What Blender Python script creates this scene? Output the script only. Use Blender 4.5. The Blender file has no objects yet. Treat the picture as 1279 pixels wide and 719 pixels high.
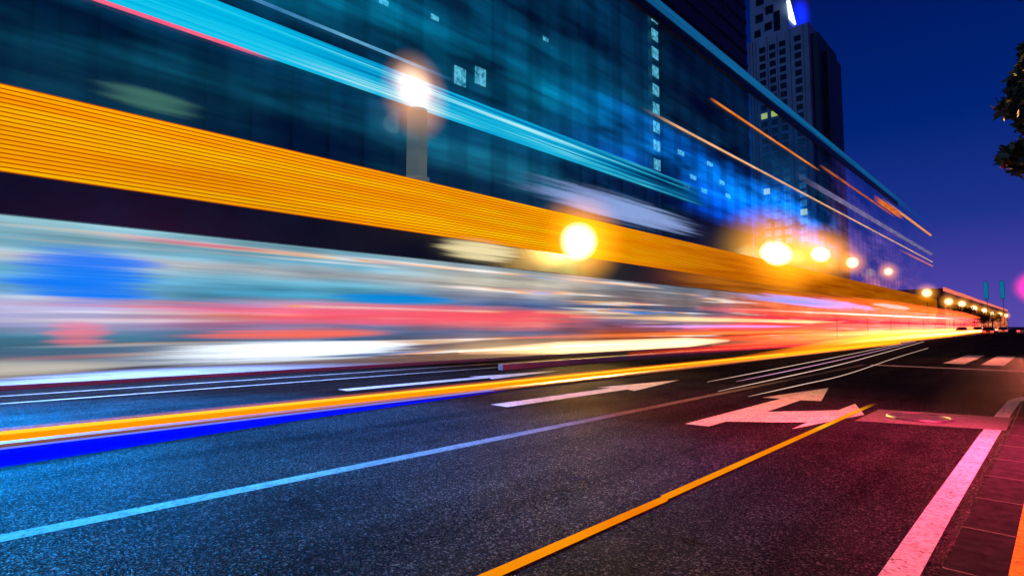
import bpy, bmesh, math, random
from mathutils import Vector, Matrix
random.seed(7)
R = math.radians
scene = bpy.context.scene
col = scene.collection

# ------------------------------------------------------------------ camera
cam_d = bpy.data.cameras.new('camera')
cam = bpy.data.objects.new('camera', cam_d)
col.objects.link(cam)
cam_d.sensor_width = 36
cam_d.lens = 19.14
cam_d.clip_start = 0.05
cam_d.clip_end = 4000
cam.location = (0, 0, 1.6)
cam.rotation_euler = (R(90 + 4.038), 0, R(44.80))
scene.camera = cam

# ------------------------------------------------------------------ world and light
SUN_EL, SUN_AZ = R(9), R(196)
world = bpy.data.worlds.new('World')
scene.world = world
world.use_nodes = True
nt = world.node_tree
nt.nodes.clear()
w_out = nt.nodes.new('ShaderNodeOutputWorld')
w_bg = nt.nodes.new('ShaderNodeBackground')
w_sky = nt.nodes.new('ShaderNodeTexSky')
w_sky.sky_type = 'NISHITA'
w_sky.sun_disc = False
w_sky.sun_elevation = R(-4)
w_sky.sun_rotation = SUN_AZ
w_mul = nt.nodes.new('ShaderNodeMix'); w_mul.data_type = 'RGBA'; w_mul.blend_type = 'MULTIPLY'
w_mul.inputs[0].default_value = 1
w_mul.inputs[7].default_value = (0.02, 0.05, 0.25, 1)
w_tc = nt.nodes.new('ShaderNodeTexCoord')
w_sep = nt.nodes.new('ShaderNodeSeparateXYZ')
w_ramp = nt.nodes.new('ShaderNodeValToRGB')
w_add = nt.nodes.new('ShaderNodeMix'); w_add.data_type = 'RGBA'; w_add.blend_type = 'ADD'
w_add.inputs[0].default_value = 1
e = w_ramp.color_ramp.elements
e[0].position = 0.0; e[0].color = (1.0, 0.68, 3.9, 1)
e[1].position = 1.0; e[1].color = (0.0, 0.03, 0.5, 1)
for p, c in ((0.07, (0.62, 0.50, 3.6, 1)), (0.16, (0.12, 0.32, 2.6, 1)), (0.30, (0.0, 0.17, 1.75, 1)), (0.48, (0.0, 0.09, 1.1, 1))):
    k = e.new(p); k.color = c
nt.links.new(w_tc.outputs['Generated'], w_sep.inputs[0])
nt.links.new(w_sep.outputs[2], w_ramp.inputs[0])
nt.links.new(w_sky.outputs[0], w_mul.inputs[6])
nt.links.new(w_mul.outputs[2], w_add.inputs[6])
nt.links.new(w_ramp.outputs[0], w_add.inputs[7])
nt.links.new(w_add.outputs[2], w_bg.inputs[0])
w_bg.inputs[1].default_value = 0.1
nt.links.new(w_bg.outputs[0], w_out.inputs[0])

sun_d = bpy.data.lights.new('sun', 'SUN')
sun = bpy.data.objects.new('sun', sun_d)
col.objects.link(sun)
sun_d.energy = 0.30                       # last light of dusk from behind the camera
sun_d.angle = R(8)
sun_d.color = (0.10, 0.45, 1.0)
sun.rotation_euler = Vector((0.28, 1.0, -0.16)).to_track_quat('-Z', 'Y').to_euler()

scene.view_settings.view_transform = 'Standard'
scene.view_settings.look = 'None'
scene.view_settings.exposure = 0
scene.view_settings.gamma = 1
scene.view_settings.use_curve_mapping = False
scene.cycles.use_denoising = True
scene.cycles.transparent_max_bounces = 24
scene.cycles.max_bounces = 6
scene.cycles.volume_bounces = 0
scene.cycles.sample_clamp_indirect = 4

# ------------------------------------------------------------------ helpers
def lin(r, g, b):
    f = lambda v: (v / 255 / 12.92) if v / 255 <= 0.04045 else ((v / 255 + 0.055) / 1.055) ** 2.4
    return (f(r), f(g), f(b), 1)

def tag(o, label=None, cat=None, group=None, kind=None):
    if label: o['label'] = label
    if cat: o['category'] = cat
    if group: o['group'] = group
    if kind: o['kind'] = kind
    return o

def thing(name, label, cat, loc, group=None):
    o = bpy.data.objects.new(name, None)
    o.empty_display_size = 0.2
    o.location = loc
    col.objects.link(o)
    return tag(o, label, cat, group)

def copy_tree(o, parent=None):
    c = o.copy(); col.objects.link(c); c.parent = parent
    for ch in [x for x in bpy.data.objects if x.parent == o]:
        copy_tree(ch, c)
    return c

def base(o):
    p = Vector((0, 0, 0))
    while o is not None:
        p += Vector(o.location); o = o.parent
    return p

class MB:
    """collects shapes in world coordinates; build() links them as one mesh"""
    def __init__(self): self.bm = bmesh.new()
    def box(self, a, b):
        x0, y0, z0 = a; x1, y1, z1 = b
        v = [self.bm.verts.new(p) for p in ((x0,y0,z0),(x1,y0,z0),(x1,y1,z0),(x0,y1,z0),(x0,y0,z1),(x1,y0,z1),(x1,y1,z1),(x0,y1,z1))]
        for f in ((0,3,2,1),(4,5,6,7),(0,1,5,4),(1,2,6,5),(2,3,7,6),(3,0,4,7)):
            self.bm.faces.new([v[i] for i in f])
        return self
    def poly(self, pts):
        self.bm.faces.new([self.bm.verts.new(p) for p in pts]); return self
    def prism(self, pts, z0, z1):
        lo = [self.bm.verts.new((x, y, z0)) for x, y in pts]
        hi = [self.bm.verts.new((x, y, z1)) for x, y in pts]
        n = len(pts)
        self.bm.faces.new(hi); self.bm.faces.new(lo[::-1])
        for i in range(n):
            self.bm.faces.new((lo[i], lo[(i+1) % n], hi[(i+1) % n], hi[i]))
        return self
    def tube(self, pts, rad, n=10, sz=1.0):
        pts = [Vector(p) for p in pts]
        rads = rad if isinstance(rad, (list, tuple)) else [rad] * len(pts)
        rings = []
        for i, p in enumerate(pts):
            d = (pts[min(i+1, len(pts)-1)] - pts[max(i-1, 0)]).normalized()
            up = Vector((0, 0, 1)) if abs(d.z) < 0.9 else Vector((1, 0, 0))
            s = d.cross(up).normalized(); t = s.cross(d)
            rings.append([self.bm.verts.new(p + rads[i] * (math.cos(2*math.pi*k/n) * s + sz * math.sin(2*math.pi*k/n) * t)) for k in range(n)])
        for a, b in zip(rings, rings[1:]):
            for k in range(n):
                self.bm.faces.new((a[k], a[(k+1) % n], b[(k+1) % n], b[k]))
        self.bm.faces.new(rings[0][::-1]); self.bm.faces.new(rings[-1])
        return self
    def ellipsoid(self, c, r, u=24, v=14):
        m = Matrix.Translation(c) @ Matrix.Diagonal((r[0], r[1], r[2], 1))
        bmesh.ops.create_uvsphere(self.bm, u_segments=u, v_segments=v, radius=1, matrix=m)
        return self
    def disc(self, c, r, axis, w, n=20):
        """short cylinder, axis 'x' 'y' or 'z'"""
        rot = {'z': Matrix.Identity(4), 'x': Matrix.Rotation(R(90), 4, 'Y'), 'y': Matrix.Rotation(R(90), 4, 'X')}[axis]
        bmesh.ops.create_cone(self.bm, cap_ends=True, segments=n, radius1=r, radius2=r, depth=w, matrix=Matrix.Translation(c) @ rot)
        return self
    def build(self, name, m, parent=None, smooth=False, bevel=0):
        bmesh.ops.recalc_face_normals(self.bm, faces=self.bm.faces)
        off = base(parent)
        bmesh.ops.translate(self.bm, verts=self.bm.verts, vec=-off)
        me = bpy.data.meshes.new(name)
        self.bm.to_mesh(me); self.bm.free()
        if smooth:
            for f in me.polygons: f.use_smooth = True
        o = bpy.data.objects.new(name, me)
        if m: me.materials.append(m)
        col.objects.link(o)
        o.parent = parent
        if bevel:
            b = o.modifiers.new('bevel', 'BEVEL'); b.width = bevel; b.segments = 2; b.limit_method = 'ANGLE'
        return o

# ------------------------------------------------------------------ materials
class N:
    """small node-tree writer"""
    def __init__(self, name):
        self.m = bpy.data.materials.new(name); self.m.use_nodes = True
        self.t = self.m.node_tree; self.t.nodes.clear()
        self.out = self.t.nodes.new('ShaderNodeOutputMaterial')
    def n(self, kind, **k):
        x = self.t.nodes.new(kind)
        for a, v in k.items(): setattr(x, a, v)
        return x
    def l(self, a, b): self.t.links.new(a, b)
    def coord(self, scale=(1, 1, 1), loc=(0, 0, 0)):
        tc = self.n('ShaderNodeTexCoord'); mp = self.n('ShaderNodeMapping')
        mp.inputs['Scale'].default_value = scale; mp.inputs['Location'].default_value = loc
        self.l(tc.outputs['Object'], mp.inputs[0]); return mp.outputs[0]
    def noise(self, vec, scale=1, detail=2, rough=0.5):
        x = self.n('ShaderNodeTexNoise'); x.inputs['Scale'].default_value = scale
        x.inputs['Detail'].default_value = detail; x.inputs['Roughness'].default_value = rough
        self.l(vec, x.inputs['Vector']); return x.outputs['Fac']
    def ramp(self, fac, stops, interp='LINEAR'):
        x = self.n('ShaderNodeValToRGB'); cr = x.color_ramp; cr.interpolation = interp
        cr.elements[0].position = stops[0][0]; cr.elements[0].color = stops[0][1]
        cr.elements[1].position = stops[-1][0]; cr.elements[1].color = stops[-1][1]
        for p, c in stops[1:-1]:
            k = cr.elements.new(p); k.color = c
        self.l(fac, x.inputs[0]); return x.outputs[0]
    def math(self, op, a, b=None, c=None):
        x = self.n('ShaderNodeMath', operation=op)
        for i, v in enumerate((a, b, c)):
            if v is None: continue
            if isinstance(v, (int, float)): x.inputs[i].default_value = v
            else: self.l(v, x.inputs[i])
        return x.outputs[0]
    def maprange(self, v, a, b, c=0.0, d=1.0, smooth=False):
        x = self.n('ShaderNodeMapRange')
        if smooth: x.interpolation_type = 'SMOOTHSTEP'
        for i, q in enumerate((a, b, c, d)): x.inputs[i+1].default_value = q
        self.l(v, x.inputs[0]); return x.outputs[0]
    def mix(self, fac, a, b, blend='MIX'):
        x = self.n('ShaderNodeMix', data_type='RGBA', blend_type=blend)
        for i, v in ((0, fac), (6, a), (7, b)):
            if isinstance(v, (int, float)): x.inputs[i].default_value = v
            elif isinstance(v, tuple): x.inputs[i].default_value = v
            else: self.l(v, x.inputs[i])
        return x.outputs[2]
    def sep(self):
        tc = self.n('ShaderNodeTexCoord'); s = self.n('ShaderNodeSeparateXYZ')
        self.l(tc.outputs['Object'], s.inputs[0]); return s.outputs
    def emission(self, c, s=1.0):
        x = self.n('ShaderNodeEmission')
        if isinstance(c, tuple): x.inputs[0].default_value = c
        else: self.l(c, x.inputs[0])
        if isinstance(s, (int, float)): x.inputs[1].default_value = s
        else: self.l(s, x.inputs[1])
        return x.outputs[0]
    def done(self, sh, slot='Surface'):
        self.l(sh, self.out.inputs[slot]); return self.m

def mat(name, c, rough=0.6, metal=0.0, var=0.25, scale=3.0, bump=0.0, spec=0.5):
    n = N(name)
    f = n.noise(n.coord((scale,) * 3), 1, 5, 0.6)
    lo = tuple(v * (1 - var) for v in c[:3]) + (1,); hi = tuple(min(1, v * (1 + var)) for v in c[:3]) + (1,)
    p = n.n('ShaderNodeBsdfPrincipled')
    n.l(n.ramp(f, [(0.3, lo), (0.7, hi)]), p.inputs['Base Color'])
    n.l(n.maprange(f, 0, 1, max(0, rough - 0.12), min(1, rough + 0.12)), p.inputs['Roughness'])
    p.inputs['Metallic'].default_value = metal
    p.inputs['Specular IOR Level'].default_value = spec
    if bump:
        b = n.n('ShaderNodeBump'); b.inputs['Strength'].default_value = bump; b.inputs['Distance'].default_value = 0.02
        n.l(f, b.inputs['Height']); n.l(b.outputs[0], p.inputs['Normal'])
    return n.done(p.outputs[0])

def emis(name, c, s=1.0):
    n = N(name); return n.done(n.emission(c, s))

def gas(name, c, s):
    """emissive volume that imitates a soft light trail: thinner towards the rim"""
    n = N(name); return n.done(n.emission(c, s), 'Volume')

def soft_glow(name, c, rad, t, p=1.5):
    """emissive volume that imitates lamp bloom, densest in the middle of the halo"""
    n = N(name)
    tc = n.n('ShaderNodeTexCoord'); mp = n.n('ShaderNodeMapping')
    mp.inputs['Scale'].default_value = (2, 2, 2); mp.inputs['Location'].default_value = (-1, -1, -1)
    n.l(tc.outputs['Generated'], mp.inputs[0])
    g = n.n('ShaderNodeTexGradient', gradient_type='SPHERICAL'); n.l(mp.outputs[0], g.inputs[0])
    return n.done(n.emission(c, n.math('MULTIPLY', n.math('POWER', g.outputs['Fac'], p), rad * (p + 1) / (2 * t))), 'Volume')

def blur_patch(name, c, rad, t, dens):
    """emissive volume for a blurred light patch: hides what is behind it where it is thick"""
    n = N(name)
    tc = n.n('ShaderNodeTexCoord'); mp = n.n('ShaderNodeMapping')
    mp.inputs['Scale'].default_value = (2, 2, 2); mp.inputs['Location'].default_value = (-1, -1, -1)
    n.l(tc.outputs['Generated'], mp.inputs[0])
    g = n.n('ShaderNodeTexGradient', gradient_type='SPHERICAL'); n.l(mp.outputs[0], g.inputs[0])
    st = n.noise(n.coord((0, 0.07, 4.2), (dens, t, rad)), 1, 3, 0.6)
    e = n.math('ADD', g.outputs['Fac'], n.math('MULTIPLY_ADD', st, 1.7, -0.92))
    e = n.math('MULTIPLY', n.maprange(e, 0, .6, 0, 1, True), n.maprange(g.outputs['Fac'], 0, .5, 0, 1, True))
    d = n.math('MULTIPLY', e, dens * 1.2 / (2 * t))
    ab = n.n('ShaderNodeVolumeAbsorption'); ab.inputs[0].default_value = (0, 0, 0, 1); n.l(d, ab.inputs['Density'])
    ad = n.n('ShaderNodeAddShader'); n.l(n.emission(c, n.math('MULTIPLY', d, rad)), ad.inputs[0]); n.l(ab.outputs[0], ad.inputs[1])
    return n.done(ad.outputs[0], 'Volume')

def dense(name, c, d):
    n = N(name); ab = n.n('ShaderNodeVolumeAbsorption'); ab.inputs[0].default_value = (0, 0, 0, 1); ab.inputs['Density'].default_value = d
    ad = n.n('ShaderNodeAddShader'); n.l(n.emission(c, d * 1.1), ad.inputs[0]); n.l(ab.outputs[0], ad.inputs[1])
    return n.done(ad.outputs[0], 'Volume')

def streaks(name, stops, s=1.0, yscale=0.05, zscale=2.5, ends=None, seed=0.0):
    """emission with noise streaks, imitating light trails and blurred lights"""
    n = N(name)
    a = n.noise(n.coord((0, yscale, zscale), (seed, seed, seed)), 1, 4, 0.65)
    c = n.ramp(a, stops)
    st = s
    if ends:
        y = n.sep()[1]
        st = n.math('MULTIPLY', n.math('MULTIPLY', n.maprange(y, ends[0], ends[1], 0, 1, True), n.maprange(y, ends[2], ends[3], 1, 0, True)), s)
    if ends:
        fac = n.math('MULTIPLY', n.maprange(y, ends[0], ends[1], 0, 1, True), n.maprange(y, ends[2], ends[3], 1, 0, True))
        return n.done(fade(n, c, s, fac))
    return n.done(n.emission(c, st))

def fade(n, c, s, fac):
    mx = n.n('ShaderNodeMixShader'); tr = n.n('ShaderNodeBsdfTransparent')
    n.l(fac, mx.inputs[0]); n.l(tr.outputs[0], mx.inputs[1]); n.l(n.emission(c, s), mx.inputs[2])
    return mx.outputs[0]

def asphalt():
    n = N('asphalt')
    co = n.coord()
    fine = n.noise(co, 70, 3, 0.75)
    big = n.noise(co, 0.5, 4, 0.6)
    vor = n.n('ShaderNodeTexVoronoi'); vor.inputs['Scale'].default_value = 62; n.l(co, vor.inputs['Vector'])
    sp = n.n('ShaderNodeSeparateColor'); n.l(vor.outputs['Color'], sp.inputs[0])
    c = n.ramp(fine, [(0.3, (0.005, 0.005, 0.006, 1)), (0.55, (0.013, 0.013, 0.014, 1)), (0.75, (0.045, 0.042, 0.04, 1))])
    c = n.mix(n.maprange(sp.outputs[0], 0.86, 0.97), c, (0.07, 0.066, 0.062, 1))
    c = n.mix(1.0, c, n.ramp(big, [(0.3, (0.70, 0.70, 0.72, 1)), (0.7, (1.2, 1.18, 1.15, 1))]), 'MULTIPLY')
    ty = n.noise(n.coord((1.5, 0.03, 1), (4, 4, 4)), 1, 4, 0.6)
    c = n.mix(1.0, c, n.ramp(ty, [(0.35, (0.62, 0.62, 0.64, 1)), (0.65, (1.25, 1.22, 1.2, 1))]), 'MULTIPLY')
    wb = n.noise(co, 1.3, 4, 0.6)
    ve = n.n('ShaderNodeVectorMath', operation='ADD'); n.l(co, ve.inputs[0])
    cw = n.n('ShaderNodeCombineXYZ'); n.l(n.math('MULTIPLY', wb, 1.6), cw.inputs[0]); n.l(n.math('MULTIPLY', big, 1.8), cw.inputs[1]); n.l(cw.outputs[0], ve.inputs[1])
    vc = n.n('ShaderNodeTexVoronoi', feature='DISTANCE_TO_EDGE'); vc.inputs['Scale'].default_value = 0.33; n.l(ve.outputs[0], vc.inputs['Vector'])
    ck = n.math('MULTIPLY', n.maprange(vc.outputs['Distance'], 0.0, 0.006, 1, 0), n.maprange(wb, 0.48, 0.56, 0, 0.85))
    c = n.mix(ck, c, (0.003, 0.003, 0.003, 1))
    df = n.n('ShaderNodeBsdfDiffuse'); n.l(c, df.inputs[0]); df.inputs['Roughness'].default_value = 0.6
    gl = n.n('ShaderNodeBsdfGlossy'); n.l(n.maprange(n.math('ADD', n.math('MULTIPLY', sp.outputs[1], .3), big), 0.3, 0.9, 0.20, 0.36), gl.inputs['Roughness'])
    mx = n.n('ShaderNodeMixShader'); n.l(n.maprange(fine, 0.52, 0.74, 0.0, 0.075), mx.inputs[0])
    n.l(df.outputs[0], mx.inputs[1]); n.l(gl.outputs[0], mx.inputs[2])
    h = n.math('ADD', n.math('MULTIPLY', vor.outputs['Distance'], 0.9), fine)
    b = n.n('ShaderNodeBump'); b.inputs['Strength'].default_value = 0.6; b.inputs['Distance'].default_value = 0.012
    n.l(h, b.inputs['Height']); n.l(b.outputs[0], df.inputs['Normal']); n.l(b.outputs[0], gl.inputs['Normal'])
    return n.done(mx.outputs[0])

def paint(name, c, wear=0.35):
    n = N(name)
    co = n.coord()
    f = n.noise(co, 26, 5, 0.75); g = n.noise(co, 3.0, 3, 0.6)
    k = n.math('MULTIPLY', n.maprange(f, 0.36, 0.50, 0.1, 1), n.maprange(g, 0.25, 0.6, 1 - wear, 1))
    p = n.n('ShaderNodeBsdfPrincipled')
    n.l(n.mix(k, (0.03, 0.03, 0.03, 1), c), p.inputs['Base Color'])
    p.inputs['Roughness'].default_value = 0.6
    p.inputs['Specular IOR Level'].default_value = 0.0
    b = n.n('ShaderNodeBump'); b.inputs['Strength'].default_value = 0.3; b.inputs['Distance'].default_value = 0.008
    n.l(f, b.inputs['Height']); n.l(b.outputs[0], p.inputs['Normal'])
    return n.done(p.outputs[0])

M = {}
M['asphalt'] = asphalt()
M['ground'] = mat('ground', (0.05, 0.05, 0.055), 0.9, var=0.3, scale=0.2)
M['white_paint'] = paint('white_paint', (0.58, 0.56, 0.53, 1))
M['dimmed_worn_paint'] = paint('dimmed_worn_paint', (0.13, 0.11, 0.10, 1), 0.5)  # white toned down where the added blue spots hit, plus extra wear
M['kerb_paint'] = paint('edge_paint', (0.50, 0.45, 0.45, 1), 0.3)
M['yellow_paint'] = paint('yellow_paint', (0.75, 0.40, 0.03, 1), 0.3)
M['slab'] = mat('concrete_slab', (0.11, 0.10, 0.10), 0.75, var=0.3, scale=14, bump=0.25, spec=0.0)
M['iron'] = mat('cast_iron', (0.10, 0.09, 0.085), 0.5, 0.6, var=0.35, scale=20, bump=0.3)
M['kerb'] = mat('kerb_stone', (0.02, 0.02, 0.02), 0.85, var=0.4, scale=9, bump=0.3, spec=0.0)
M['paving'] = mat('paving', (0.013, 0.013, 0.012), 0.85, var=0.4, scale=5, bump=0.3, spec=0.0)
M['concrete'] = mat('concrete', (0.25, 0.25, 0.26), 0.8, var=0.25, scale=0.6)
M['dark_clad'] = mat('dark_cladding', (0.004, 0.035, 0.055), 0.45, var=0.35, scale=0.5)
M['dark_metal'] = mat('dark_metal', (0.03, 0.03, 0.035), 0.4, 0.7, var=0.3, scale=4)
M['grey_metal'] = mat('grey_metal', (0.20, 0.20, 0.21), 0.45, 0.5, var=0.2, scale=4)
M['pillar'] = mat('pale_pillar_stone', (0.22, 0.24, 0.26), 0.7, var=0.15, scale=1.2)
M['tower_pale'] = mat('tower_pale_stone', (0.34, 0.36, 0.38), 0.7, var=0.18, scale=0.15)
M['tower_dark'] = mat('tower_dark_stone', (0.035, 0.04, 0.055), 0.6, var=0.3, scale=0.15)
M['tower_teal'] = mat('tower_teal_stone', (0.10, 0.16, 0.19), 0.6, var=0.3, scale=0.12)
M['dark_glass'] = mat('dark_window_glass', (0.008, 0.010, 0.016), 0.15, var=0.3, scale=0.5)
M['lit_yellow'] = emis('lit_window_yellow', lin(235, 220, 120), 1.0)
M['lit_cyan'] = streaks('lit_window_cyan', [(0.35, lin(20, 110, 130)), (0.6, lin(150, 235, 245))], 1.0, 1.5, 1.5)
M['rubber'] = mat('rubber', (0.02, 0.02, 0.02), 0.8)

# ------------------------------------------------------------------ ground, road, pavements
MB().poly([(-900, -300, 0), (900, -300, 0), (900, 2500, 0), (-900, 2500, 0)]).build('ground', M['ground']); tag(bpy.data.objects['ground'], kind='structure')
road_pts = [(-19, -60), (-0.56, -60), (-0.56, 15.2)]
KC, KR = (7.44, 15.2), 8.0                      # corner where the near kerb turns into the cross street
arc = [(KC[0] - KR * math.cos(R(a)), KC[1] + KR * math.sin(R(a))) for a in range(6, 91, 6)]
road_pts += arc + [(160, 23.2), (160, 44), (9, 44), (6.0, 44.6), (3.6, 46.0), (1.8, 49), (1.2, 53), (1.2, 1500), (-19, 1500)]
road = MB().poly([(x, y, 0.004) for x, y in road_pts]).build('road', M['asphalt']); tag(road, kind='structure')

def marking(name, pts, m=None, z=0.008, label=None):
    o = MB().poly([(x, y, z) for x, y in pts]).build(name, m or M['white_paint'], road)
    if label: o['label'] = label
    return o
def stripe(x0, x1, y0, y1): return [(x0, y0), (x1, y0), (x1, y1), (x0, y1)]
marking('lane_line', stripe(-5.82, -5.62, -12, 26.6), M['dimmed_worn_paint'], label='white lane line running from the lower left under the turn arrow lane')
marking('lane_line', stripe(-15.60, -15.46, -12, 150), label='thin white lane line near the far kerb')
marking('lane_line', stripe(-17.25, -17.12, -12, 150), label='thin white edge line beside the far kerb')
marking('stop_line', stripe(-5.5, -0.7, 26.5, 26.95), label='thin white stop line across the near lanes')
for x in (-3.55, -2.3, -0.9):
    marking('crossing_stripe', stripe(x + 0.05, x + 0.78, 30.0, 39.5))
def straight_arrow(cx, y0, y1, y2, w=0.24, hw=0.56):
    return [(cx - w, y0), (cx + w, y0), (cx + w, y1), (cx + hw, y1 - 0.2), (cx, y2), (cx - hw, y1 - 0.2), (cx - w, y1)]
marking('lane_arrow', straight_arrow(-8.02, 7.7, 12.0, 15.2), label='white straight arrow with yellow light on it, middle of the road')
marking('lane_arrow', straight_arrow(-12.75, 6.8, 11.6, 15.3), label='white straight arrow beyond the orange light trail')
big = [(-4.38, 8.45), (-4.0, 8.50), (-4.0, 9.15), (-3.39, 9.63), (-3.0, 10.04), (-2.98, 9.20), (-2.52, 11.6), (-3.0, 13.1), (-3.0, 11.85),
       (-3.9, 10.7), (-3.98, 12.9), (-3.62, 13.05), (-4.24, 15.95), (-4.74, 12.75), (-4.37, 12.85), (-4.37, 9.96)]
marking('turn_arrow', big, label='pale arrow pointing ahead and right, lit pink')
# painted edge line that follows the kerb
inner = [(-0.88, -12), (-0.88, 6), (-0.86, 10.5), (-0.83, 13.5), (-0.78, 16.0)]
outer = [(-0.69, -12), (-0.69, 6), (-0.66, 10.5), (-0.63, 13.5), (-0.58, 16.0)]
for a in range(10, 91, 5):
    t = R(a)
    inner.append((KC[0] - (KR + 0.24) * math.cos(t) - 0.0, KC[1] + (KR + 0.24) * math.sin(t)))
    outer.append((KC[0] - (KR + 0.06) * math.cos(t), KC[1] + (KR + 0.06) * math.sin(t)))
ed = MB()
for i in range(len(inner) - 1):
    if 10.9 < inner[i][1] < 12.9 or 10.9 < inner[i + 1][1] < 12.9: pass
    ed.poly([(*inner[i], 0.009), (*outer[i], 0.009), (*outer[i + 1], 0.009), (*inner[i + 1], 0.009)])
o = ed.build('edge_line', M['kerb_paint'], road); o['label'] = 'broad pink lit edge line beside the near kerb'
marking('concrete_slab', [(-2.47, 10.72), (-0.60, 11.35), (-0.60, 13.0), (-2.47, 12.5)], M['slab'], 0.012, 'reddish lit concrete slab round the manhole')
mh = thing('manhole_cover', 'round manhole cover set in a reddish slab by the kerb', 'manhole cover', (-1.74, 11.8, 0.012))
b = MB().disc((-1.74, 11.8, 0.018), 0.40, 'z', 0.02, 40)
for i in range(-3, 4):
    w = math.sqrt(0.36 ** 2 - (i * 0.1) ** 2)
    b.box((-1.74 - w, 11.8 + i * 0.1 - 0.018, 0.0281), (-1.74 + w, 11.8 + i * 0.1 + 0.018, 0.034))
b.build('lid', M['iron'], mh)
rb = MB(); bmesh.ops.create_circle(rb.bm, segments=40, radius=0.43, matrix=Matrix.Translation((-1.74, 11.8, 0.03)))
rb.bm.free(); rb = MB()
rb.tube([(-1.74 + 0.45 * math.cos(2 * math.pi * k / 40), 11.8 + 0.45 * math.sin(2 * math.pi * k / 40), 0.02) for k in range(41)], 0.03, 6)
rb.build('rim', M['iron'], mh)

# near pavement with its kerb
def offset_path(d):
    pts = [(-0.56 + d, -60), (-0.56 + d, 4), (-0.52 + d, 9), (-0.50 + d, 15.2)]
    for a in range(6, 91, 6):
        pts.append((KC[0] - (KR - 0.06 - d) * math.cos(R(a)), KC[1] + (KR - 0.06 - d) * math.sin(R(a))))
    return pts + [(160, KC[1] + KR - 0.06 - d)]
def strip(d0, d1, z0, z1, name, m, parent=None, joints=None):
    a, c = offset_path(d0), offset_path(d1)
    b = MB()
    for i in range(len(a) - 1):
        b.poly([(*a[i], z1), (*c[i], z1), (*c[i+1], z1), (*a[i+1], z1)])
        b.poly([(*a[i], z0), (*a[i], z1), (*a[i+1], z1), (*a[i+1], z0)])
    return b.build(name, m, parent)
kb = strip(0.0, 0.29, 0.0, 0.12, 'kerb', M['kerb']); tag(kb, kind='structure')
jb = MB()
for k in range(40):
    y = 0.4 + k * 0.98
    if y < 15: jb.box((-0.56, y, 0.1195), (-0.22, y + 0.012, 0.1225))
jb.build('joint', M['rubber'], kb)
pv = strip(0.29, 0.52, 0.10, 0.124, 'pavement', M['yellow_paint']); tag(pv, kind='structure')
a = offset_path(0.52)
pv2 = MB().poly([(x, y, 0.122) for x, y in a] + [(160, -60, 0.122)]).build('pavement', M['paving']); tag(pv2, kind='structure')
fp = MB().box((-26, -60, 0), (-19, 1500, 0.13)).build('far_pavement', M['concrete']); tag(fp, kind='structure')
fk = MB().box((-19.0, -60, 0), (-18.75, 1500, 0.125)).build('far_kerb', M['concrete']); tag(fk, kind='structure')
np_ = MB().prism([(9, 44), (6.0, 44.6), (3.6, 46.0), (1.8, 49), (1.2, 53), (1.2, 1500), (160, 1500), (160, 44)], 0, 0.12).build('far_corner_pavement', M['paving']); tag(np_, kind='structure')

# ------------------------------------------------------------------ bus light trails, built as a long glass-fronted mall
FX = -24.0
mall = thing('light_trail_mall', 'long band of orange and cyan bus light trails, built as a glass-fronted mall', 'building', (FX, 0, 0))
MB().box((-50, -40, 0), (FX - 0.35, 200, 9.45)).build('wall', M['dark_clad'], mall)

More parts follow.
